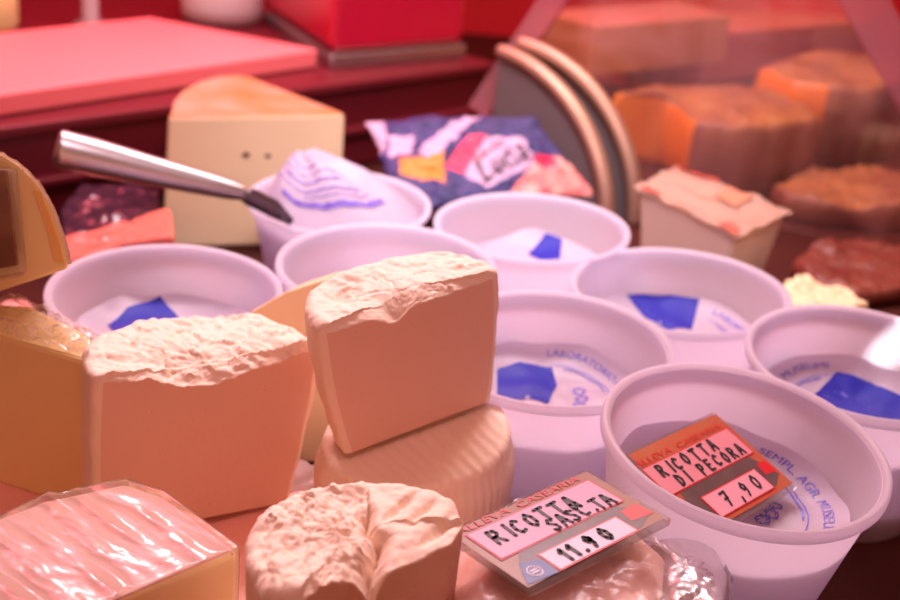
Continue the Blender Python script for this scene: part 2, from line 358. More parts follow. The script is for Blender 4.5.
for si, key in enumerate(['T8', 'T7', 'T6', 'T5', 'T4', 'T3', 'T2']):
    c, s, sz, TM = TUBS[key]; zt = c.z - 0.046
    root = thing('ricotta_filling', FLAB[key], 'ricotta', (c.x, c.y, DZ + 0.004 * sz), group='film-covered ricotta fillings')
    z0 = root.location.z
    hgt = zt - z0 - 0.002; hb = c.z - z0
    root.location = c - TM @ Vector((0, 0, hb)); root.rotation_euler = TM.to_euler()
    rr = lambda z: (0.0575 + (0.0783 - 0.0575) * ((z / sz - 0.005 + 0.004) / 0.0935)) * s - 0.0015
    obj('curd', lathe([(0, 0.001), (rr(0.001) - 0.002, 0.001), (rr(hgt * .2), hgt * .2), (rr(hgt * .35), hgt * .35), (0, hgt * .35)]), M['curd_rind'], root)
    R = rr(hgt + 0.002)
    def surf(p, off=0.0, R=R, si=si, hgt=hgt):
        r = min(1.0, p.length / R); return Vector((p.x, p.y, hgt + 0.002 + wrap_z(p.x, p.y, si) * (1 - r ** 4) + (0.010 + 0.009 * fbm((math.atan2(p.y, p.x) * 1.1 + 7 * si, 1.0, 2.0), 2)) * r ** 3 + off))
    bm = bmesh.new(); n = 64; K = 22
    ce = bm.verts.new(surf(Vector((0, 0, 0)))); prev = None
    for k in range(1, K + 1):
        ring = [bm.verts.new(surf(Vector((R * k / K * math.cos(2 * math.pi * i / n), R * k / K * math.sin(2 * math.pi * i / n), 0)))) for i in range(n)]
        for i in range(n):
            j = (i + 1) % n
            if prev: bm.faces.new((prev[i], prev[j], ring[j], ring[i]))
            else: bm.faces.new((ce, ring[i], ring[j]))
        prev = ring
    fo = obj('printed_film', bm, M['paper'], root)
    mats = [M['ink_blue'], M['blue']]; bm = bmesh.new()
    if key in ARC:
        sx, a0, a1 = ARC[key]; vf = text_mesh(sx, 0.0085); wd = max(v.x for v in vf[0])
        rad = R * 0.80
        def arc(p):
            a = math.radians(a0 + (a1 - a0) * p.x / wd); r = rad + p.y
            return surf(Vector((r * math.cos(a), r * math.sin(a), 0)), 0.0006)
        put(bm, vf, arc, 0)
        for rf, wl, e in ((0.68, 0.0007, 0), (0.64, 0.0012, 14)):      # printed ring lines
            st = [(R * rf * math.cos(math.radians(a)), R * rf * math.sin(math.radians(a))) for a in range(int(min(a0, a1)) + e, int(max(a0, a1)) - e, 4)]
            stroke(bm, st, wl, lambda p: surf(p, 0.0006), 0)
        am = math.radians((a0 + a1) / 2 - 14)
        for q in range(3):                                             # small flower ornaments
            cx, cy = R * (0.42 - .04 * q) * math.cos(am - .35 * q), R * (0.42 - .04 * q) * math.sin(am - .35 * q)
            for h in range(5):
                t = h * 1.257; stroke(bm, [(cx + .0045 * math.cos(t + k) * (.5 + .5 * math.sin(k)), cy + .0045 * math.sin(t + k) * (.5 + .5 * math.sin(k))) for k in (0, .5, 1.1, 1.8)], 0.0009, lambda p: surf(p, 0.0006), 0)
    if len(bm.verts): obj('lettering', bm, None, fo, smooth=False, mats=[M['ink_blue']], recalc=False)
    else: bm.free()
    if key in BLUE:
        bm = bmesh.new(); mi = (Matrix.Translation(root.location) @ TM).inverted(); P = []
        for x, y in BLUE[key]:
            a_ = mi @ CAM; b_ = mi @ (CAM + ray(x, y)) - a_; P.append(a_ + b_ * ((hgt + 0.004 - a_.z) / b_.z)); P[-1].z = 0
        P = [p * min(1, R * 0.97 / max(p.length, 1e-6)) for p in P]
        f = bm.faces.new([bm.verts.new(p) for p in P]); bmesh.ops.triangulate(bm, faces=[f]); bmesh.ops.subdivide_edges(bm, edges=bm.edges[:], cuts=5, use_grid_fill=True)
        for v in bm.verts: v.co = surf(v.co, 0.0007)
        obj('blue_panel', bm, M['blue'], fo)

# ------------------------------------------------------------------ ricotta pieces
def resample(pl, n):
    P = [Vector((p[0], p[1])) for p in pl]; P.append(P[0]); Ls = [(b - a).length for a, b in zip(P, P[1:])]; T = sum(Ls); out = []; seg = 0; acc = 0
    for i in range(n):
        t = T * i / n
        while seg < len(Ls) - 1 and acc + Ls[seg] < t: acc += Ls[seg]; seg += 1
        out.append(P[seg].lerp(P[seg + 1], (t - acc) / Ls[seg] if Ls[seg] else 0))
    return out
def drum(outline, h, scale_fn, disp, ctr, n=220, lv=36, caps=46, rnd=0.006, is_cut=None, side=None, cutmat=1, topmat=0, sidemat=2):
    """turned-out cheese: outline swept upward, rounded at the top edge away from the cut, with a rough top"""
    O = resample(outline, n); cx = Vector(ctr); bm = bmesh.new()
    cut = [is_cut(p) if is_cut else 0.0 for p in O]
    def P(i, t, z, inset=0.0, k=1.0):
        d = O[i] - cx; p = cx + d * (scale_fn(t) * k); l = d.length
        if inset: p -= d / l * inset
        if side and not cut[i]: p += d / l * side(i / n, t, p)
        zz = z + disp(p.x, p.y) * smoothstep(0.55, 1.0, t)
        return Vector((p.x, p.y, zz))
    rings = []
    for k in range(lv + 1):
        t = k / lv; rings.append([bm.verts.new(P(i, t, h * t - (0 if cut[i] else 0.0))) if True else None for i in range(n)])
    # rounded shoulders
    for k in range(1, 5):
        a = k / 4 * math.pi / 2
        rings.append([bm.verts.new(P(i, 1.0, h + (0.001 if cut[i] else rnd) * math.sin(a), (0.0012 if cut[i] else rnd) * (1 - math.cos(a)))) for i in range(n)])
    last = [v.co.copy() for v in rings[-1]]
    ztop = [h + (0.001 if cut[i] else rnd) for i in range(n)]
    for k in range(1, caps):
        f = 1 - k / caps
        rg = []
        for i in range(n):
            p = cx.lerp(Vector((last[i].x, last[i].y)), f); z = ztop[i] * f ** 2 + (h + rnd * 0.9) * (1 - f ** 2)
            rg.append(bm.verts.new((p.x, p.y, z + disp(p.x, p.y))))
        rings.append(rg)
    for q, (a, b) in enumerate(zip(rings, rings[1:])):
        for i in range(n):
            j = (i + 1) % n; f = bm.faces.new((a[i], a[j], b[j], b[i]))
            f.material_index = (cutmat if cut[i] and cut[j] else sidemat) if q < lv else topmat
    c = bm.verts.new((cx.x, cx.y, h + rnd * .9 + disp(cx.x, cx.y)))
    for i in range(n): f = bm.faces.new((rings[-1][i], rings[-1][(i + 1) % n], c)); f.material_index = topmat
    f = bm.faces.new(rings[0][::-1]); f.material_index = sidemat
    return bm
def crumb(a, sc, seed, soft=0.0):
    def f(x, y):
        p = Vector((x * sc + seed, y * sc, seed * 1.7))
        wx = p + Vector((fbm(p * .7), fbm(p * .7 + Vector((9, 3, 1))), 0)) * 0.9
        return a * (0.9 * (0.55 - vor(wx)) + 0.35 * (0.5 - vor(wx * 2.3)) + 0.5 * fbm(p * 0.35, 2))
    return f
def half_outline(wd, dep, e=2.3, m=40):
    ch = .004; pts = [(-wd / 2 + ch + (wd - 2 * ch) * i / m, 0) for i in range(m + 1)] + [(wd / 2 - .0014, .0010), (wd / 2 - .0004, .0024)]
    for i in range(m + 1):
        a = math.pi * i / m; ca, sa = math.cos(a), math.sin(a)
        pts.append((wd / 2 * math.copysign(abs(ca) ** (2 / e), ca), (dep - ch) * abs(sa) ** (2 / e) + ch))
    return pts + [(-wd / 2 + .0004, .0024), (-wd / 2 + .0014, .0010)]
def piece(name, label, wt, wb, h, dep, yaw, roll, pitch, loc, sc, disp, seed):
    wt, wb, h, dep = wt * sc, wb * sc, h * sc, dep * sc; l = CAM + (Vector(loc) - CAM) * sc
    bulge = lambda t: (wb + (wt - wb) * (1 - (1 - t) ** 2.2)) / wt
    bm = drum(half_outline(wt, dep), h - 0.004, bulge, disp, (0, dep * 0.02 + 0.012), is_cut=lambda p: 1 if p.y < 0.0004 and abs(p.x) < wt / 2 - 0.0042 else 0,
              side=lambda u, t, p: 0.0006 * math.sin(u * 300) * 0 + 0.0012 * fbm((p.x * 40, p.y * 40, t * 5 + seed)))
    # keep the cut a flat plane: scaling about the centre moved it, shear it back
    for v in bm.verts:
        if v.co.y < 0.0: v.co.y *= 0.15
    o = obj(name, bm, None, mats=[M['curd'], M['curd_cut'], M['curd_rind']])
    o.matrix_world = Matrix.Translation(l) @ Matrix.Rotation(yaw, 4, 'Z') @ Matrix.Rotation(pitch, 4, 'X') @ Matrix.Rotation(roll, 4, 'Y')
    smooth_by_angle(o, 50)
    return tag(o, label, 'cheese')
d1 = crumb(0.0046, 105, 3.1)
def disp1(x, y):       # the front of the top has crumbled away in the middle
    return d1(x, y) - 0.010 * math.exp(-((x + 0.005) / 0.030) ** 2 - ((y - 0.004) / 0.016) ** 2) + 0.004 * math.exp(-((x - .055) / .02) ** 2)
piece('half_ricotta', 'upright half ricotta with crumbled top and flat cut face beside the wrapped wedge', 0.1470, 0.131, 0.1095, 0.070, 0.618, 0.0825, 0.0169, (-0.1462, 0.6672, 0.0060), 0.98, disp1, 1.0)
d2 = crumb(0.0028, 95, 7.7)
def disp2(x, y): return d2(x, y) - 0.006 * math.exp(-((x + 0.012) / 0.010) ** 2 - ((y - 0.002) / 0.010) ** 2) - 0.005 * math.exp(-((x + 0.03) / 0.009) ** 2 - ((y - 0.03) / 0.010) ** 2)
piece('half_ricotta', 'half ricotta tilted on top of the ridged round cheese', 0.1263, 0.1071, 0.094, 0.062, 0.5665, -0.167, 0.0179, (-0.0108, 0.7073, 0.0636), 0.95, disp2, 2.0)
R2 = CAM + (Vector((-0.0108, 0.7073, 0.0636)) - CAM) * 0.95

# the ridged wheel beneath it: flat base, slanting top
cR3 = Vector((R2.x - 0.003, R2.y + 0.005)); rR3 = 0.062
Mr = Matrix.Rotation(0.5665, 3, 'Z') @ Matrix.Rotation(0.0179, 3, 'X') @ Matrix.Rotation(-0.167, 3, 'Y'); nr = Mr @ Vector((0, 0, 1))
ztop = lambda x, y: R2.z - 0.0035 - ((x - R2.x) * nr.x + (y - R2.y) * nr.y) / nr.z
circ = [(cR3.x + rR3 * math.cos(2 * math.pi * i / 90), cR3.y + rR3 * math.sin(2 * math.pi * i / 90)) for i in range(90)]
def side3(u, t, p): return 0.00025 * math.sin(u * 2 * math.pi * 60) * (1 - t * .2) - 0.004 * smoothstep(.8, 1, t)
bm = drum(circ, 0.08, lambda t: 0.93 + 0.07 * math.sin(min(1, t * 1.2) * math.pi / 2), lambda x, y: 0, cR3, n=480, lv=20, caps=24, rnd=0.006, side=side3, topmat=0, sidemat=2)
for v in bm.verts:
    f = v.co.z / 0.0854; x, y = v.co.x, v.co.y
    v.co.z = DZ + (ztop(x, y) - DZ) * min(1.0, f) + (0.0004 * math.sin((x * .83 + y * .55) * 900 + 6 * fbm((x * 12, y * 12, 0), 2)) * smoothstep(.85, 1, f)) - 0.0012 * smoothstep(.9, 1, f)
tag(obj('ridged_ricotta', bm, None, mats=[M['curd_rind'], M['curd_cut'], M['curd_rind']]), 'low round cheese with basket ridges under the tilted half ricotta', 'cheese')

# cracked ricotta at the front edge
Z4 = 0.130
px4 = [(375, 572), (352, 566), (325, 578), (300, 594), (262, 590), (246, 560), (245, 530), (262, 508), (290, 494), (325, 484), (362, 482), (400, 487), (436, 493), (456, 504), (464, 522), (452, 540), (420, 556)]
o4 = [at(x, y, Z4) for x, y in px4]; o4 = [(p.x, p.y) for p in o4]
c4 = at(352, 530, Z4); d4 = crumb(0.0048, 125, 12.3); gdir = at(425, 500, Z4) - at(402, 519, Z4); gdir = Vector((gdir.x, gdir.y)).normalized(); d4s = crumb(0.0018, 60, 4.4)
tag4, tag4b = at(378, 575, Z4), at(372, 515, Z4)
def disp4(x, y):
    q = Vector((x, y)); a = Vector((tag4.x, tag4.y)); b = Vector((tag4b.x, tag4b.y)); ab = b - a
    t = max(-.2, min(1.0, (q - a).dot(ab) / ab.length_squared)); wv = 0.0025 * math.sin(t * 9) + 0.0015 * fbm((t * 6, 1, 2))
    s = (q - a).cross(ab.normalized()) + wv
    z = d4(x, y)
    if s > 0:
        z = 0.0035 + 0.0016 * fbm((x * 40, y * 40, 4)) + .0006 * fbm((x * 160, y * 160, 4))
        for gx, gy in ((400, 512), (425, 515), (440, 530)):
            g0 = at(gx, gy, Z4); w_ = q - Vector((g0.x, g0.y)); al = w_.dot(gdir); ac = w_.dot(Vector((-gdir.y, gdir.x)))
            z -= 0.0035 * math.exp(-(ac / .0022) ** 2) * math.exp(-(al / .014) ** 4)
    dd = (q - (a + ab * t)).length
    return z - (0.013 * (1 - t * .55)) * math.exp(-(abs(s) / (0.0022 + .0025 * (1 - t))) ** 1.5) * (1 if t < 1 else math.exp(-(dd / .004) ** 2))
front4 = [Vector(o4[i]) for i in (16, 0, 1, 2, 3)]
def cut4(p):
    for a, b in list(zip(front4, front4[1:])) + [(Vector(o4[15]), Vector(o4[16])), (Vector(o4[14]), Vector(o4[15]))]:
        t = max(0, min(1, (p - a).dot(b - a) / (b - a).length_squared))
        if (p - a - (b - a) * t).length < 0.0008: return 1
    return 0
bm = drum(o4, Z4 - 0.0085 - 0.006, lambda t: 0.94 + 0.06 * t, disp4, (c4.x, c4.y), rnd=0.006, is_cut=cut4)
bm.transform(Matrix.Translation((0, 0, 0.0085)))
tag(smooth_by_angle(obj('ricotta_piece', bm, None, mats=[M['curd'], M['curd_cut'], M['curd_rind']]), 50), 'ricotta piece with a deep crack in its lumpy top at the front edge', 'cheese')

# pink tray the front cheeses stand on
a, b, c_, d_ = at(60, 640, 0.02), at(300, 470, 0.02), at(420, 560, 0.02), at(240, 720, 0.02)
tr = [(-0.36, 0.40), (0.02, 0.34), (0.03, 0.585), (-0.052, 0.70), (-0.10, 0.735), (-0.20, 0.725), (-0.33, 0.715)]
tag(obj('plastic_tray', prism(tr, DZ + 0.001, 0.0080, 0.004), M['pinkpaper'], smooth=False), 'flat pink plastic tray under the front cheeses', 'tray')

# pale wedge and paper between the two ricottas
t0, t1, t2, t3 = aty(248, 313, 0.765), aty(322, 282, 0.765), aty(330, 475, 0.765), aty(292, 478, 0.765)
def slab(front, back_vec, bevel=0.003):
    return hexa([p for p in front], [p + Vector(back_vec) for p in front], bevel)
q = [aty(246, 314, 0.775), aty(285, 292, 0.775), aty(325, 279, 0.775), aty(335, 470, 0.775), aty(285, 500, 0.775)]
for p in (q[3], q[4]): p.z = DZ + 0.002
tag(obj('cheese_wedge', slab(q, (0.012, 0.022, 0)), M['pale'], smooth=False), 'pale yellow cheese slice standing between the two half ricottas', 'cheese')
q = [at(262, 500, 0.010), at(312, 496, 0.009), at(322, 474, 0.018), at(296, 462, 0.032)]
bm = grid(14, 14, lambda u, v: q[0].lerp(q[1], u).lerp(q[3].lerp(q[2], u), v) + Vector((0, 0, 0.003 * fbm((u * 3, v * 3, 2)) + 0.004)), 0.0006)
tag(obj('paper_scrap', bm, M['white']), 'small scrap of white paper beside the upright half ricotta', 'paper')

# ------------------------------------------------------------------ film-wrapped wedge, front left
ZW = 0.085
pw = [(-60, 545), (0, 516), (40, 497), (125, 479), (165, 492), (239, 547), (100, 602), (-40, 650)]
tw = [at(x, y, ZW) for x, y in pw]
root = thing('wrapped_cheese', 'yellow cheese wedge wrapped in creased cling film at the front left', 'cheese', (tw[0].x, tw[0].y, 0.02))
cw = Vector((sum(p.x for p in tw) / 8, sum(p.y for p in tw) / 8, 0))
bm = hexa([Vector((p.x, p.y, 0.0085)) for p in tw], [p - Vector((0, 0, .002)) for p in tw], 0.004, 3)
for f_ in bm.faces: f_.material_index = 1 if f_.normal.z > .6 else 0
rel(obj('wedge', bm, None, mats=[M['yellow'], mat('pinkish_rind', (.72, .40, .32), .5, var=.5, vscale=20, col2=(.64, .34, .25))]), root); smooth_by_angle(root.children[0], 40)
fd = (at(239, 547, ZW) - at(125, 479, ZW)).normalized(); fn_ = Vector((-fd.y, fd.x, 0))
O = resample([(p.x, p.y) for p in tw], 200); bm = bmesh.new(); rings = []
def creases(x, y):
    s = x * fd.x + y * fd.y; t = x * fn_.x + y * fn_.y
    g = t * 190 + 1.6 * fbm((s * 7, t * 14, 1)) + s * 16
    r = abs(math.sin(g)) ** 3 * (0.5 + 0.8 * fbm((s * 14, t * 40, 5)))
    return 0.0022 * max(0, r) + 0.0006 * fbm((s * 25, t * 120, 8))
prev = None
for k in range(6):
    z = 0.009 + (ZW - 0.011) * k / 5
    rings.append([bm.verts.new((cw.x + (p.x - cw.x) * 1.012 + 0.0012 * fbm((p.x * 60, p.y * 60, k * .6)), cw.y + (p.y - cw.y) * 1.012, z)) for p in O])
for k in range(61):
    f = 1.006 * (1 - k / 61)
    rings.append([bm.verts.new((cw.x + (p.x - cw.x) * f, cw.y + (p.y - cw.y) * f, ZW + 0.0005 + creases(cw.x + (p.x - cw.x) * f, cw.y + (p.y - cw.y) * f) * (1 if k else .3))) for p in O])
for a, b in zip(rings, rings[1:]):
    for i in range(200): bm.faces.new((a[i], a[(i + 1) % 200], b[(i + 1) % 200], b[i]))
rel(obj('cling_film', bm, M['film']), root)

# ------------------------------------------------------------------ big yellow cheese at left and its film
zt = 0.115
tp = [at(-60, 322, zt), at(0, 335, zt), at(96, 364, zt), at(90, 335, zt), at(30, 305, zt), at(-50, 300, zt)]
root = thing('cheese_block', 'big yellow cheese with film-covered top at the left edge', 'cheese', (tp[0].x, tp[0].y, 0.02))
rel(obj('block', hexa([Vector((p.x, p.y, 0.0085)) for p in tp], tp, 0.003), M['yellow'], smooth=False), root)
def topf(u, v):
    p = tp[1].lerp(tp[2], u * 1.04 - .5 * (1 - u) * .6); q2 = tp[4].lerp(tp[3], u * 1.0 - .5 * (1 - u) * .6); r = p.lerp(q2, v * 1.0)
    return r + Vector((0, 0, 0.002 + 0.006 * abs(fbm((u * 5, v * 4, 2))) + 0.004 * math.sin(v * 3.1)))
rel(obj('cling_film', grid(50, 30, topf, 0.0003), M['bagfilm']), root)

# upper left wedge in film with a price-tag sleeve
Yw = 0.70
f = [aty(-60, 130, Yw), aty(0, 154, Yw), aty(20, 166, Yw), aty(38, 184, Yw), aty(53, 209, Yw), aty(63, 238, Yw), aty(70, 268, Yw), aty(0, 291, Yw), aty(-60, 305, Yw)]
root = thing('wrapped_wedge', 'orange-yellow cheese wedge with a curved rind standing at the upper left edge', 'cheese', f[7])
bk = Vector((-0.03, 0.05, -0.025))
bm = hexa(f, [p + bk for p in f], 0.0025)
rel(obj('wedge', bm, M['yellow'], smooth=False), root)
bm = bmesh.new(); arcp = f[1:7]; rows = []
for k, p in enumerate(resample([(q.x, q.z) for q in arcp] + [(q.x, q.z) for q in reversed(arcp)], 80)[:40]):
    o_ = Vector((p.x, Yw, p.y)); out_ = (o_ - f[7]).normalized()
    rows.append([bm.verts.new(o_ + bk * (j / 6) * 1.05 - bk * .03 + out_ * (0.0012 + 0.0018 * abs(fbm((k * .35, j * .6, 3))))) for j in range(7)])
for a, b in zip(rows, rows[1:]):
    for j in range(6): bm.faces.new((a[j], b[j], b[j + 1], a[j + 1]))
bmesh.ops.solidify(bm, geom=bm.faces[:], thickness=0.0015)
rel(obj('rind_film', bm, mat('white_rind_film', (0.88, 0.74, 0.62), 0.35, bump=0.5, bscale=60)), root)
bm = bmesh.new(); fa = [f[1].lerp(f[7], .12) + (f[1] - f[7]) * 0, ]
ob = slab([aty(33, 190, Yw - .0008), aty(40, 192, Yw - .0008), aty(58, 240, Yw - .0008), aty(64, 262, Yw - .0008), aty(55, 262, Yw - .0008), aty(46, 225, Yw - .0008)], (0, 0.002, 0), 0)
rel(obj('orange_band', ob, M['orange_rind'], smooth=False), root)
q = [aty(-30, 168, Yw - .012), aty(9, 172, Yw - .012), aty(21, 274, Yw - .012), aty(-20, 282, Yw - .012)]
sl = thing('tag_sleeve', 'clear plastic sleeve with a dark amber card on the upper left wedge', 'price tag', q[2])
rel(obj('sleeve', slab([q[0], q[1] + Vector((.002, 0, 0)), q[2] + Vector((.001, 0, -.002)), q[3] + Vector((0, 0, -.002))], (0, 0.010, 0), 0.002), M['clear'], smooth=False), sl)
ins = lambda p: p + Vector((-0.003, 0.003, 0))
rel(obj('card', slab([ins(q[0]), ins(q[1]), ins(q[2]) + Vector((0, 0, .004)), ins(q[3]) + Vector((0, 0, .004))], (0, 0.003, 0), 0.0005), M['amber'], smooth=False), sl)

# pink ham packs behind the yellow cheeses
def mound(name, label, cat, px, z, zb, m, amp=0.006, sc=18, group=None, seed=0, n=90):
    P = [at(x, y, z) for x, y in px]; c = Vector((sum(p.x for p in P) / len(P), sum(p.y for p in P) / len(P)))
    O = resample([(p.x, p.y) for p in P], n); bm = bmesh.new(); rings = []
    prof = [(1.0, 0.0), (1.01, .35), (1.0, .75), (.975, .93), (.93, 1.0)] + [(.93 * (1 - k / 20), 1.0) for k in range(1, 20)]
    for f_, t in prof:
        rg = []
        for p in O:
            x, y = c.x + (p.x - c.x) * f_, c.y + (p.y - c.y) * f_
            zz = zb + (z - zb) * t + amp * fbm((x * sc, y * sc, seed)) * t + amp * .35 * fbm((x * sc * 4, y * sc * 4, seed + 4)) * t
            rg.append(bm.verts.new((x, y, zz)))
        rings.append(rg)
    for a, b in zip(rings, rings[1:]):
        for i in range(n): bm.faces.new((a[i], a[(i + 1) % n], b[(i + 1) % n], b[i]))
    bm.faces.new(rings[-1]); bm.faces.new(rings[0][::-1])
    o = obj(name, bm, m); return tag(o, label, cat, group)
mound('ham_pack', 'pink sliced ham pack in shiny plastic beside the left tub', 'ham', [(-14, 305), (18, 297), (32, 304), (44, 326), (64, 352), (36, 346)], 0.06, DZ, M['ham_pink'], 0.004, 26, seed=2)
mound('ham_pack', 'red ham pack behind the upper left wedge and left tub', 'ham', [(60, 270), (60, 238), (100, 228), (140, 215), (172, 205), (176, 236), (120, 243), (78, 258)], 0.045, DZ, mat('red_ham', (0.75, 0.16, 0.12), .35, bump=.3, bscale=30, coat=.3), 0.005, 18, seed=5)
mound('plastic_pack', 'dark shiny pack lying behind the red ham pack', 'pack', [(62, 238), (58, 205), (80, 188), (130, 182), (160, 186), (160, 206), (110, 232)], 0.035, DZ, M['darkpack'], 0.008, 18, seed=8)

# ------------------------------------------------------------------ price tags
def price_tag(label, org, ex, ey, W, Hh, words, seed, mats_, fields=None):
    nz = ex.cross(ey).normalized()
    root = thing('price_tag', label, 'price tag', org)
    def F(off): return lambda p: org + ex * p.x + ey * p.y + nz * (off - 0)
    def rnd_rect(x0, y0, x1, y1, r):
        P = []
        for cx, cy, a in ((x1 - r, y0 + r, -90), (x1 - r, y1 - r, 0), (x0 + r, y1 - r, 90), (x0 + r, y0 + r, 180)):
            for k in range(4): t = math.radians(a + 30 * k); P.append((cx + r * math.cos(t), cy + r * math.sin(t)))
        return P
    R = rnd_rect(0, 0, W, Hh, W * .03); f0, f1 = F(0), F(0.0022)
    rel(obj('holder', hexa([f0(Vector((*p, 0))) for p in R], [f1(Vector((*p, 0))) for p in R], 0), M['clear'], smooth=False), root)
    g = W * .035; k = W / 0.123
    bm = bmesh.new(); base = F(0.0026)
    def rc(x0, y0, x1, y1): return [(x0, y0), (x1, y0), (x1, y1), (x0, y1)]
    poly(bm, rc(g * .6, g, W - g * .6, Hh - g * .6), base, 0)
    rel(obj('card', bm, None, smooth=False, mats=[mats_[0]], recalc=False), root)
    A, B = fields or ((.009 * k, .0315 * k, .1125 * k, .0595 * k), (.029 * k, .005 * k, .0945 * k, .0215 * k))
    e = .0011 * k; gp_ = A[1] - B[3]; bm = bmesh.new()
    poly(bm, [(B[0] - .010 * k, B[1] + .001 * k), (B[2] + .006 * k, B[1] + .001 * k), (W - .006 * k, B[1] + .008 * k), (A[2] - .008 * k, A[1] - e), (A[0] + .012 * k, A[1] - e), (max(g, B[0] - .022 * k), B[1] + .008 * k)], F(.0028), 0)
    if not fields:
        poly(bm, [(.004 * k, .006 * k), (.026 * k, .004 * k), (.027 * k, .018 * k), (.014 * k, .023 * k)], F(.0029), 1)
        stroke(bm, [(.016 * k + .0045 * k * math.cos(t * .5), .0125 * k + .0045 * k * math.sin(t * .5)) for t in range(13)], .0009 * k, F(.0031), 3)
        stroke(bm, [(.0135 * k, .0135 * k), (.019 * k, .0135 * k)], .0009 * k, F(.0031), 3); stroke(bm, [(.0135 * k, .0115 * k), (.019 * k, .0115 * k)], .0009 * k, F(.0031), 3)
    poly(bm, [(B[2] + .006 * k, B[3] - .008 * k), (W - .005 * k, B[3] - .010 * k), (W - .006 * k, B[3] + .003 * k), (B[2] + .008 * k, B[3] + .003 * k)], F(.0029), 2)
    rel(obj('photo_print', bm, None, smooth=False, mats=[M['tag_dark'], M['tag_blue'], M['tag_red'], M['white']], recalc=False), root)
    bm = bmesh.new()
    for q_, mi_ in ((A, 1), (B, 2)):
        poly(bm, rc(q_[0] - e, q_[1] - e, q_[2] + e, q_[3] + e), F(.0030), 0); poly(bm, rc(*q_), F(.0032), mi_)
    rel(obj('writing_field', bm, None, smooth=False, mats=[M['tag_red'], mats_[1], mats_[2]], recalc=False), root)
    bm = bmesh.new(); hf = F(.0035)
    for (s, x, y, h, adv, wd, sl) in words: hand(bm, s, x * k, y * k, h * k, adv * k, wd * k, hf, 0, sl, seed)
    rel(obj('handwriting', bm, M['ink_black'], smooth=False, recalc=False), root)
    vf = text_mesh('ALLEVA  CASEARIA', .0085 * k, 0.1); wdt = max(v.x for v in vf[0]); bm = bmesh.new()
    put(bm, vf, lambda p: F(.0031)(Vector((A[0] - .003 * k + p.x / wdt * (A[2] - A[0]), A[3] + .003 * k + p.y * .95, 0))))
    rel(obj('red_lettering', bm, M['tag_red'], smooth=False, recalc=False), root)
    return root
# outer tag on the wrapped package
ZT = 0.113; kz = (CAMZ - ZT) / (CAMZ - 0.05)
o_ = at(530, 598, ZT); ex = (at(672, 524, ZT) - o_).normalized(); ey = Vector((-ex.y, ex.x, 0))
price_tag('price tag reading ricotta 11.90 lying on the plastic-wrapped package', o_, ex, ey, 0.123 * kz, 0.0705 * kz,
          [('RICOTTA', .018, .0425, .0125, .0112, .0025, .05), ('SASC.TA', .055, .0325, .0110, .0085, .0022, .0), ('11.90', .038, .0075, .0110, .0130, .0029, .05)], 3, (mat('tag_card_tan', (0.24, 0.085, 0.035), .35, var=.6, vscale=40, col2=(.28, .14, .09)), mat('pink_writing_field', (.58, .29, .43), .35), mat('pale_price_field', (.68, .52, .66), .35)))
# inner tag leaning in the front tub
c8, s8, sz8, ta8 = TUBS['T8']
TR, BR = at(713, 414, 0.098), at(797, 489, 0.076)
eyv = (TR - BR); k_in = eyv.length / 0.0705; eyn = eyv.normalized()
q = at(640, 456, 0.098) - TR; exn = -(q - eyn * q.dot(eyn)).normalized()
def in_plane(x, y):        # a point of the tag's plane, measured from its lower right corner
    nz = exn.cross(eyn); d = ray(x, y); p = CAM + d * ((BR - CAM).dot(nz) / d.dot(nz)) - BR
    return p.dot(exn), p.dot(eyn)
pp = {k_: in_plane(*v_) for k_, v_ in dict(uTL=(656, 476), uTR=(723, 433), uBR=(752, 455), lTR=(750, 474), lBR=(773, 490), lTL=(704, 506), TL=(636, 457)).items()}
print({k_: (round(v_[0], 4), round(v_[1], 4)) for k_, v_ in pp.items()}, eyv.length)
Win = 0.092; Hin = eyv.length
fA = (Win + pp['uTL'][0] - .008, pp['uBR'][1], Win + (pp['uTR'][0] + pp['uBR'][0]) / 2, pp['uTR'][1]); fB = (Win + pp['lTL'][0], pp['lBR'][1], Win + (pp['lTR'][0] + pp['lBR'][0]) / 2, pp['lTR'][1])
kk = Win / 0.123; hA = (fA[3] - fA[1]) / kk; hB = (fB[3] - fB[1]) / kk; x0A = fA[0] / kk; wA = (fA[2] - fA[0]) / kk; wB = (fB[2] - fB[0]) / kk
price_tag('price tag reading ricotta di pecora 7,90 leaning inside the front tub', BR - exn * Win, exn, eyn, Win, Hin,
          [('RICOTTA', x0A + wA * .10, fA[1] / kk + hA * .54, hA * .38, wA * .108, .0025, .05), ('DI  PECORA', x0A + wA * .17, fA[1] / kk + hA * .08, hA * .36, wA * .094, .0024, .05), ('7,90', fB[0] / kk + wB * .22, fB[1] / kk + hB * .2, hB * .62, wB * .22, .0022, .12)], 9,
          (mat('tag_card_orange', (.50, .06, .022), .35, var=.6, vscale=40, col2=(.42, .15, .07)), mat('rose_writing_field', (.70, .27, .33), .35), mat('rose_price_field', (.75, .36, .44), .35)), (fA, fB))

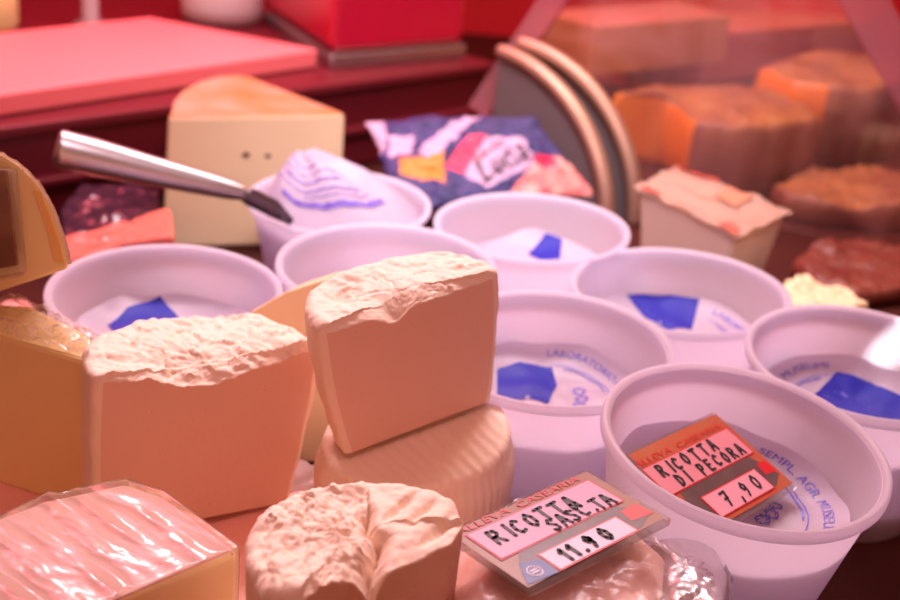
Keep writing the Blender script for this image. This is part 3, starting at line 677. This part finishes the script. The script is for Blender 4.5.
# wrapped package under the outer tag
pk = thing('wrapped_package', 'cheese in a crumpled clear plastic bag under the 11.90 price tag', 'package', (o_.x, o_.y, DZ))
pkx = [(440, 540), (470, 505), (520, 480), (585, 470), (620, 490), (650, 512), (690, 540), (705, 580), (690, 640), (600, 690), (500, 680), (440, 620)]
def lump(px, z, zb, amp, sc, seed, n=120, grow=0.0, caps=40, drop=0.0):
    P = [at(x, y, z) for x, y in px]; c = Vector((sum(p.x for p in P) / len(P), sum(p.y for p in P) / len(P)))
    O = resample([(p.x, p.y) for p in P], n); bm = bmesh.new(); rings = []
    for k in range(8):
        t = k / 7
        rings.append([bm.verts.new((c.x + (p.x - c.x) * (1.0 + grow) + amp * fbm((p.x * sc, p.y * sc, t * 3 + seed)), c.y + (p.y - c.y) * (1.0 + grow) + amp * fbm((p.x * sc + 5, p.y * sc, t * 3 + seed)), zb + (z - 0.012 - zb) * t)) for p in O])
    for k in range(caps):
        f_ = 1 - k / caps
        rg = []
        for p in O:
            x, y = c.x + (p.x - c.x) * (f_ * (1 + grow)), c.y + (p.y - c.y) * (f_ * (1 + grow))
            zz = z - 0.012 * f_ ** 6 - drop * f_ ** 2 + amp * (1.3 * abs(fbm((x * sc, y * sc, seed))) + .5 * fbm((x * sc * 2.5, y * sc * 2.5, seed)))
            rg.append(bm.verts.new((x, y, zz)))
        rings.append(rg)
    for a, b in zip(rings, rings[1:]):
        for i in range(n): bm.faces.new((a[i], a[(i + 1) % n], b[(i + 1) % n], b[i]))
    bm.faces.new(rings[-1]); bm.faces.new(rings[0][::-1])
    return bm
inner = [(452, 548), (480, 512), (585, 484), (640, 515), (668, 545), (660, 640), (560, 690), (460, 640)]
rel(obj('cheese', lump(inner, 0.098, DZ + .001, 0.003, 22, 3), mat('package_cheese', (0.97, 0.72, 0.62), .5, bump=.2, var=.5, vscale=18, col2=(.92, .56, .46))), pk)
rel(obj('plastic_bag', lump(pkx, 0.106, DZ + .001, 0.004, 26, 11, n=200, caps=60, drop=0.004), M['bagfilm']), pk)
bm = lump([(655, 520), (690, 512), (722, 530), (735, 560), (732, 640), (690, 660), (655, 600)], 0.088, DZ + .001, 0.0025, 30, 21, n=120, caps=40, drop=.006)
rel(obj('bag_end', bm, M['bagfilm']), pk)

# ------------------------------------------------------------------ film cone in the back tub and the knife
c, s, sz, ta1 = TUBS['T1']
root = thing('ricotta_cone', 'film-wrapped ricotta with purple print heaped in the knife tub', 'ricotta', (c.x, c.y, DZ + .004))
ap = aty(303, 153, c.y + 0.01); bs = at(325, 215, c.z)
def cone(u, v, off=0.0):
    a = 2 * math.pi * u; r = v * 0.066; x0 = c.x + 0.0; base = Vector((c.x, c.y, c.z - 0.012))
    rr_ = v ** 0.9; bb = base + Vector((0.073 * math.cos(a), 0.069 * math.sin(a), 0)); p = Vector((ap.x + (bb.x - ap.x) * v, ap.y + (bb.y - ap.y) * v, ap.z + (bb.z - ap.z) * v ** 1.9))
    p.z += 0.005 * math.sin(a * 5 + 1.2) * v * (1 - v) * 3 + 0.003 * fbm((math.cos(a) * 3, math.sin(a) * 3, v * 3)) + off
    return p
bm = bmesh.new(); rows = [[bm.verts.new(cone(i / 72, max(.02, j / 24))) for i in range(72)] for j in range(25)]
for a, b in zip(rows, rows[1:]):
    for i in range(72): bm.faces.new((a[i], a[(i + 1) % 72], b[(i + 1) % 72], b[i]))
bm.faces.new(rows[0]); low = [bm.verts.new((c.x + 0.05 * math.cos(2 * math.pi * i / 72), c.y + 0.05 * math.sin(2 * math.pi * i / 72), DZ + .005)) for i in range(72)]
for i in range(72): bm.faces.new((rows[-1][i], rows[-1][(i + 1) % 72], low[(i + 1) % 72], low[i]))
bm.faces.new(low[::-1])
fo = rel(obj('printed_film', bm, M['paper']), root)
bm = bmesh.new()
def cw_(p): return cone((p.x % 360) / 360, p.y, 0.0012)
for (v0, wd, a0, a1) in ((.74, .025, 225, 335), (.60, .008, 200, 320), (.50, .012, 215, 300), (.40, .006, 190, 310), (.30, .010, 205, 280), (.66, .006, 250, 325)):
    for a in range(a0, a1, 3):
        bm.faces.new([bm.verts.new(cw_(Vector((x, y, 0)))) for x, y in ((a, v0 - wd), (a + 3, v0 - wd), (a + 3, v0 + wd), (a, v0 + wd))])
fo2 = rel(obj('print_band', bm, mat('purple_print', (0.16, 0.10, 0.50), .4), smooth=False, recalc=False), root)

h0, h1 = aty(56, 148, 0.94), at(243, 192, 0.125)
h1 = aty(243, 193, 0.985); ax = (h1 - h0)
root = thing('knife', 'steel-handled knife leaning in the tub of purple-printed film', 'knife', h1)
bm = bmesh.new(); pts = [h0 + ax * t for t in (0, .01, .03, .2, .5, .8, .95, 1.0)]
tube(bm, pts, [(.0115, .0125), (.0136, .015), (.0139, .0153), (.0138, .015), (.0115, .0122), (.0088, .0095), (.0074, .0078), (.0058, .006)], 24)
rel(obj('handle', bm, M['steel']), root); smooth_by_angle(root.children[0], 50)
e1 = aty(292, 218, 1.0)
bm = bmesh.new(); tube(bm, [h1, h1.lerp(e1, .15), h1.lerp(e1, .6), e1 + Vector((0, 0, -.004))], [(.0055, .006), (.0022, .008), (.0018, .008), (.0010, .003)], 12)
rel(obj('blade', bm, mat('dark_blade_steel', (0.16, 0.12, 0.13), .3, metal=.9)), root)

# ------------------------------------------------------------------ back cheese wedge
A, B, Cc = at(161, 250, DZ), at(345, 190, DZ), None
A = Vector((A.x, A.y, 0)); yA = A.y
TLp, TRp = aty(170, 118, yA), aty(348, 114, yA + 0.03); APX = aty(236, 73, yA + .13); TL2 = aty(178, 92, yA + .07)
hz = (TLp.z + TRp.z) / 2
botz = DZ + .0005
zt4 = TLp.z
r4_ = [at(x, y, zt4) for x, y in ((168, 117), (346, 117), (250, 76), (236, 74), (216, 76), (198, 81), (184, 90), (174, 102))]
ring = [Vector((p.x, p.y, zt4)) for p in r4_]; ring[1].z += .004

root = thing('cheese_wedge', 'cream cheese wedge with an orange-stained top behind the knife', 'cheese', (TLp.x, TLp.y, botz))
low = [Vector((p.x, p.y, botz)) for p in ring]; low[0] = Vector((at(161, 250, botz).x, low[0].y, botz))
cx = sum((p for p in ring), Vector()) / 8
bm = hexa(low, ring, 0.004, 3)
for f_ in bm.faces: f_.material_index = 1 if f_.normal.z > 0.3 else 0
o = rel(obj('wedge', bm, None, mats=[M['pale'], mat('stained_rind', (0.55, 0.25, 0.17), .5, var=.3, vscale=16, col2=(.52, .15, .04))], smooth=False), root)
bm = bmesh.new()
for (px_, py_, r) in ((246, 155, .004), (268, 156, .003)):
    p0 = aty(px_, py_, r4_[0].y + (px_ - 168) / 178 * (r4_[1].y - r4_[0].y) - .0012)
    bm.faces.new([bm.verts.new(p0 + Vector((r * (1 + .3 * math.sin(k * 3)) * math.cos(k * .7), r * .17 * math.cos(k * .7), r * .7 * math.sin(k * .7)))) for k in range(9)])
rel(obj('dark_spot', bm, mat('brown_hole', (.10, .04, .02), .7), smooth=False, recalc=False), root)

# ------------------------------------------------------------------ snack bag
bz = [at(398, 212, .022), at(594, 196, .034), at(532, 116, .098), at(368, 122, .080)]      # BL BR TR TL
bn = (bz[1] - bz[0]).cross(bz[3] - bz[0]).normalized()
def bagp(u, v, top=True, off=0.0):
    uu = u + (2 * u - 1) * .045 * fbm((v * 3.5, 4, 9)); vv = v + (2 * v - 1) * .06 * fbm((u * 4, 8, 2))
    p = bz[0].lerp(bz[1], uu).lerp(bz[3].lerp(bz[2], uu), vv)
    e = (max(0, math.sin(math.pi * u)) ** .5) * (max(0, math.sin(math.pi * v)) ** .5)
    wr = 0.005 * fbm((u * 5, v * 5, 3)) + 0.0055 * abs(fbm((u * 9 + v * 3, v * 6, 6)))
    return p + bn * ((0.014 * e + wr * (.3 + e) + off) if top else (-0.016 * e))
bag = thing('snack_bag', 'blue and purple plastic food bag with a white and red label', 'bag', (bz[0].x, bz[0].y, DZ))
NB = 130
bm = bmesh.new()
Tt = [[bm.verts.new(bagp(i / NB, j / NB)) for j in range(NB + 1)] for i in range(NB + 1)]
Bb = [[(Tt[i][j] if i in (0, NB) or j in (0, NB) else bm.verts.new(bagp(i / NB, j / NB, False))) for j in range(NB + 1)] for i in range(NB + 1)]
def inp(pt, pl):
    r = False; j = len(pl) - 1
    for i in range(len(pl)):
        if (pl[i][1] > pt[1]) != (pl[j][1] > pt[1]) and pt[0] < (pl[j][0] - pl[i][0]) * (pt[1] - pl[i][1]) / (pl[j][1] - pl[i][1]) + pl[i][0]: r = not r
        j = i
    return r
def pix(p):
    v = p - CAM; wv = v.dot(fw); return (450 + FPX * v.dot(rt) / wv, 300 - FPX * v.dot(up) / wv)
PAT = [(1, [(364, 118), (386, 122), (385, 142), (376, 168), (366, 200), (360, 160)]), (1, [(386, 140), (412, 142), (410, 160), (388, 162)]), (4, [(398, 165), (425, 168), (441, 160), (444, 190), (425, 187), (400, 180)]),
       (1, [(415, 160), (470, 116), (482, 118), (440, 162), (425, 168)]), (3, [(444, 173), (467, 144), (486, 144), (461, 181)]), (1, [(462, 182), (486, 146), (523, 147), (533, 170), (487, 195)]),
       (5, [(525, 178), (535, 165), (560, 160), (605, 195), (560, 205), (505, 200)]), (3, [(532, 165), (552, 162), (558, 172), (540, 178)])]
UVP = None
def cell_mat(u, v):
    p = pix(bz[0].lerp(bz[1], u).lerp(bz[3].lerp(bz[2], u), v))
    m_ = 0
    for mi, pl in PAT:
        if inp(p, pl): m_ = mi
    return m_
for i in range(NB):
    for j in range(NB):
        f_ = bm.faces.new((Tt[i][j], Tt[i + 1][j], Tt[i + 1][j + 1], Tt[i][j + 1])); f_.material_index = cell_mat((i + .5) / NB, (j + .5) / NB)
        try: bm.faces.new((Bb[i][j], Bb[i][j + 1], Bb[i + 1][j + 1], Bb[i + 1][j]))
        except ValueError: pass
rel(obj('bag_film', bm, None, mats=[M['bag_navy'], M['bag_lav'], M['bag_lav'], M['bag_red'], M['bag_orange'], M['bag_mix']]), bag)
# invert the flat bag map once, to set the label's words along the label
def uv_of(px_, py_):
    u = v = .5
    for _ in range(30):
        p = pix(bz[0].lerp(bz[1], u).lerp(bz[3].lerp(bz[2], u), v)); h = 1e-3
        pu = pix(bz[0].lerp(bz[1], u + h).lerp(bz[3].lerp(bz[2], u + h), v)); pv = pix(bz[0].lerp(bz[1], u).lerp(bz[3].lerp(bz[2], u), v + h))
        a, b_, c_, d_ = (pu[0] - p[0]) / h, (pv[0] - p[0]) / h, (pu[1] - p[1]) / h, (pv[1] - p[1]) / h
        ex_, ey_ = px_ - p[0], py_ - p[1]; det = a * d_ - b_ * c_
        u += (ex_ * d_ - b_ * ey_) / det; v += (a * ey_ - c_ * ex_) / det
    return Vector((u, v, 0))
def bag_text(s_, p0, p1, p2, name, m):
    a, b_, c_ = uv_of(*p0), uv_of(*p1), uv_of(*p2); vf = text_mesh(s_, 1.0, .15); wx = max(v.x for v in vf[0]); hy = max(v.y for v in vf[0])
    bm = bmesh.new(); put(bm, vf, lambda p: (lambda q: bagp(q.x, q.y, True, .002))(a + (b_ - a) * (p.x / wx) + (c_ - a) * (p.y / hy)))
    rel(obj(name, bm, m, smooth=False, recalc=False), bag)
bag_text('Lucia', (481, 192), (528, 165), (469, 175), 'lettering', M['ink_black'])
bag_text('Santa', (472, 176), (502, 154), (467, 170), 'lettering', M['tag_red'])

# ------------------------------------------------------------------ cream cup with foil lid
zl = 0.085
lid = [at(634, 186, zl), at(676, 166, zl), at(793, 211, zl), at(738, 237, zl)]
cc = sum(lid, Vector()) / 4
root = thing('foil_lidded_container', 'cream rectangular container with a peeling foil lid behind the tubs', 'container', (cc.x, cc.y, DZ))
def shr(p, f_, z): q = cc.lerp(p, f_); return Vector((q.x, q.y, z))
rel(obj('cup', hexa([shr(p, .74, DZ + .0005) for p in lid], [shr(p, .93, zl - .002) for p in lid], 0.005, 3), M['carton'], smooth=False), root)
def lidf(u, v):
    p = lid[0].lerp(lid[3], u).lerp(lid[1].lerp(lid[2], u), v)
    e = max(abs(u - .5), abs(v - .5)) * 2
    return p + Vector((0, 0, 0.0025 * fbm((u * 4, v * 4, 1)) + .004 * smoothstep(.85, 1, e) * fbm((u * 5, v * 5, 7)) - .0))
lo = rel(obj('lid', grid(40, 24, lidf, .0012), M['foil']), root)
lidp = mat('lid_brown_print', (0.55, 0.24, 0.15), .4)
def lp(p): q = lidf(p.x, p.y); return q + Vector((0, 0, .0022))
for pl in ([(.52, .55), (.72, .55), (.70, .95), (.48, .92)], [(0.05, .02), (.26, .02), (.20, .10), (.08, .10)], [(.80, .02), (.98, .02), (.95, .14), (.86, .16)], [(.02, .93), (.40, .93), (.40, .99), (.02, .99)]):
    bm = bmesh.new(); f_ = bm.faces.new([bm.verts.new(Vector((*p, 0))) for p in pl])
    bmesh.ops.subdivide_edges(bm, edges=bm.edges[:], cuts=4, use_grid_fill=True)
    for v in bm.verts: v.co = lp(v.co)
    rel(obj('red_print', bm, M['foil_red'] if pl[0][0] != .52 else lidp, recalc=False), lo)
mound('cheese_chunk', 'small yellow crumbly cheese chunk behind the right tubs', 'cheese', [(775, 300), (785, 278), (805, 272), (850, 292), (870, 305), (830, 318)], 0.045, DZ, M['pale'], .006, 40, seed=9)

# ------------------------------------------------------------------ curved steel plates
def plate(p_near, p_far, h, label):
    dx = p_far - p_near; dx.z = 0; l = dx.length; dh = dx / l; nn = Vector((-dh.y, dh.x, 0))
    prof = [(0, 0), (l, 0)] + [(l - l * math.sin(a), .0 + h * math.cos(a)) for a in [math.pi / 2 * k / 28 for k in range(28)]]
    th = .006
    bot = [Vector((p_near.x, p_near.y, DZ + .001)) + dh * x + Vector((0, 0, z)) for x, z in prof]
    root = thing('steel_plate', label, 'plate', (p_near.x, p_near.y, DZ), group='curved steel plates')
    rel(obj('disc', hexa(bot, [p + nn * th for p in bot], 0), M['plate'], smooth=False), root)
    bm = bmesh.new(); pr = [Vector((p_near.x, p_near.y, DZ + .001)) + dh * (l - l * math.sin(a)) + Vector((0, 0, h * math.cos(a))) + nn * th / 2 for a in [math.pi / 2 * k / 40 for k in range(41)]]
    rings = []
    for k, p in enumerate(pr):
        a = math.pi / 2 * k / 40; out_ = (dh * -math.sin(a) + Vector((0, 0, math.cos(a)))).normalized()
        rings.append([bm.verts.new(p + out_ * x + nn * y) for x, y in ((-.010, -.0075), (.004, -.0085), (.006, 0), (.004, .0085), (-.010, .0075))])
    for a_, b_ in zip(rings, rings[1:]):
        for i in range(5): bm.faces.new((a_[i], a_[(i + 1) % 5], b_[(i + 1) % 5], b_[i]))
    bm.faces.new(rings[0]); bm.faces.new(rings[-1][::-1])
    rel(obj('rim', bm, M['plate_rim']), root)
Yn = 1.34
n1 = aty(610, 215, Yn); f1 = aty(503, 50, 1.49); plate(Vector((n1.x, n1.y, 0)), Vector((f1.x, f1.y, 0)), f1.z - DZ, 'dark steel plate with a curved rim, nearer the snack bag')
n2 = aty(637, 215, Yn + .03); f2 = aty(522, 42, 1.495); plate(Vector((n2.x, n2.y, 0)), Vector((f2.x, f2.y, 0)), f2.z - DZ, 'curved steel plate nearer the foil-lidded container')

# ------------------------------------------------------------------ back ledge: board, machine, container, post
zb = LZ + .024
R_, B_ = at(318, 49, zb), at(150, 17, zb); Lf = at(0, 94, zb)
dirf = (Lf - R_).normalized(); F_ = R_ + dirf * 0.62; Bk = B_ + dirf * 0.55
bp = [(p.x, p.y) for p in (F_, R_, B_, Bk)]
tag(obj('cutting_board', prism(bp, LZ + .001, zb, .003), M['board'], smooth=False), 'thick pink cutting board on the back ledge', 'cutting board')
f1, f2, f3 = at(330, 70, LZ), at(466, 58, LZ), at(262, 22, LZ)
f4 = f2 + (f3 - f1)
root = thing('slicing_machine', 'red enamelled machine with a grey foot beside the cutting board', 'machine', f1)
pl = [(p.x, p.y) for p in (f1, f2, f4, f3)]
rel(obj('base', prism(pl, LZ + .0005, LZ + .018, .003), M['steel'], smooth=False), root)
ctr = (f1 + f4) / 2; pl2 = [(ctr.x + (x - ctr.x) * .97, ctr.y + (y - ctr.y) * .97) for x, y in pl]
rel(obj('housing', prism(pl2, LZ + .018, LZ + .30, .012, 4), M['redpaint'], smooth=False), root)
p = at(222, 20, LZ); Dp = (p - CAM).dot(fw); r = 40 / FPX * Dp
o = obj('bowl', lathe([(0, .001), (r * .85, .001), (r * .98, .006), (r, .02), (r * 1.02, .12), (r * .98, .12), (r * .95, .02), (0, .015)], 48), mat('white_bowl', (.85, .72, .72), .35)); o.location = (p.x, p.y + .0, LZ)
tag(o, 'round white bowl on the ledge behind the cutting board', 'bowl')
p = at(91, 26, LZ); o = obj('post', lathe([(0, 0), (.022, 0), (.022, .004), (.0105, .006), (.0105, .35), (0, .35)], 24), mat('grey_post', (.30, .22, .22), .6)); o.location = (p.x, p.y, LZ + .0005)
tag(o, 'thin steel post standing behind the cutting board', 'post')
p = at(-22, 30, LZ); o = obj('round_cheese', lathe([(0, 0), (.045, 0), (.05, .01), (.05, .09), (.045, .1), (0, .1)], 40), M['yellow']); o.location = (p.x, p.y, LZ + .0005)
tag(o, 'yellow cheese at the top left corner behind the board', 'cheese')

# ------------------------------------------------------------------ hams behind the glass
def ham(label, px_top, z, seed, cuts, ms=None):
    P = [at(x, y, z) for x, y in px_top]; c = Vector((sum(p.x for p in P) / len(P), sum(p.y for p in P) / len(P)))
    n = 160; pl = [Vector((p.x, p.y)) for p in P]; O = resample(pl, n)
    def iscut(p):
        for k in cuts:
            a, b = pl[k], pl[(k + 1) % len(pl)]; t = max(0, min(1, (p - a).dot(b - a) / (b - a).length_squared))
            if (p - a - (b - a) * t).length < .001: return True
        return False
    cut = [iscut(p) for p in O]
    for _ in range(6): O = [(O[i - 1] + O[i] * 2 + O[(i + 1) % n]) / 4 for i in range(n)]      # soften the corners
    bm = bmesh.new(); rings = []
    prof = [(.93, 0), (1.0, .15), (1.03, .45), (1.02, .75), (.99, .92), (.96, .98), (.92, 1.0)] + [(.92 * (1 - k / 18), 1.0 + .05 * math.sin(k * .17)) for k in range(1, 18)]
    for f_, t in prof:
        rg = []
        for i, p in enumerate(O):
            ff = f_ + (.03 * fbm((p.x * 25, p.y * 25, t * 2 + seed)) if not cut[i] and f_ > .9 else 0)
            x, y = c.x + (p.x - c.x) * ff, c.y + (p.y - c.y) * ff
            rg.append(bm.verts.new((x, y, DZ + .001 + (z - DZ) * t + (.007 * fbm((x * 16, y * 16, seed)) + .003 * fbm((x * 60, y * 60, seed))) * t)))
        rings.append(rg)
    for k, (a, b) in enumerate(zip(rings, rings[1:])):
        for i in range(n):
            f_ = bm.faces.new((a[i], a[(i + 1) % n], b[(i + 1) % n], b[i]))
            f_.material_index = 2 if k >= 5 else (1 if cut[i] else 0)
    bm.faces.new(rings[-1]).material_index = 2; bm.faces.new(rings[0][::-1])
    return tag(obj('cured_ham', bm, None, mats=ms or [M['ham_skin'], M['ham_cut'], M['ham_fat']]), label, 'ham', 'cured hams behind the glass')
ham('long cured ham with an orange cut end just behind the foil-lidded container', [(612, 93), (640, 85), (740, 85), (800, 99), (825, 116), (785, 127), (735, 129), (694, 121), (668, 99)], 0.08, 3, (7, 8))
ham('tallest cured ham with a yellow-lit top near the right edge', [(758, 66), (800, 54), (860, 52), (905, 62), (915, 80), (880, 90), (830, 86), (790, 80)], 0.10, 6, (6, 7))
ham('low brown cured ham at the right edge behind the tubs', [(772, 185), (812, 170), (880, 167), (935, 176), (945, 205), (900, 208), (830, 203), (790, 196)], 0.02, 9, ())

ham('dark red cured meat lying low behind the right tubs', [(792, 262), (812, 246), (860, 238), (915, 244), (930, 286), (860, 294), (818, 282)], 0.005, 12, (), (M['meat_red'],) * 3)

# crates behind the hams
def px_box(tl, tr, zt_, h, depth, name, label, m, mt):
    a, b = at(*tl, zt_), at(*tr, zt_); dr = (b - a).normalized(); nn = Vector((-dr.y, dr.x, 0)) * depth
    bm = prism([(p.x, p.y) for p in (a, b, b + nn, a + nn)], zt_ - h, zt_, .003)
    for f_ in bm.faces: f_.material_index = 1 if f_.normal.z > .5 else 0
    return tag(obj(name, bm, None, mats=[m, mt], smooth=False), label, 'crate')
px_box((596, 26), (732, 15), 0.13, 0.075, .12, 'wooden_crate', 'orange wooden crate behind the cured hams', M['wood'], mat('crate_top', (.55, .20, .15), .5))
px_box((640, 40), (900, 18), 0.08, 0.085, .14, 'food_crate', 'red crate with a salmon top behind the tallest ham', mat('red_crate', (.5, .06, .05), .5), M['salmon'])

# ------------------------------------------------------------------ glass divider
def gp(x, y):
    d = ray(x, y); return CAM + d * (1.545 / (d.y + 0.39 * d.x))
gd = Vector((1, -0.39, 0)).normalized(); gn = Vector((0.39, 1, 0)).normalized()
g = [gp(478, 112), gp(566, -20), gp(852, -20), gp(930, 120), gp(930, 300), gp(440, 300)]
for k in (4, 5):
    b_ = g[3] if k == 4 else g[0] - gd * .02; g[k] = Vector((b_.x, b_.y, DZ + .0005))
root = thing('glass_divider', 'slanted glass divider standing in front of the cured hams', 'glass', (g[5].x, g[5].y, DZ))
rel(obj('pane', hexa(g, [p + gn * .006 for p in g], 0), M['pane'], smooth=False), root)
edge = film_mat('pink_glass_edge', tint=(.95, .55, .62), gloss=.10, milk=.35, milkcol=(.85, .35, .45), rough=.2)
def strip(a, b, wd):
    d = (b - a).normalized(); n = d.cross(gn) * wd / 2
    q = [a - n, b - n, b + n, a + n]; return hexa([p - gn * .004 for p in q], [p + gn * .010 for p in q], .002)
rel(obj('edge_strip', strip(g[0], g[1], .030), edge, smooth=False), root)
rel(obj('edge_strip', strip(g[2], g[3], .045), edge, smooth=False), root)
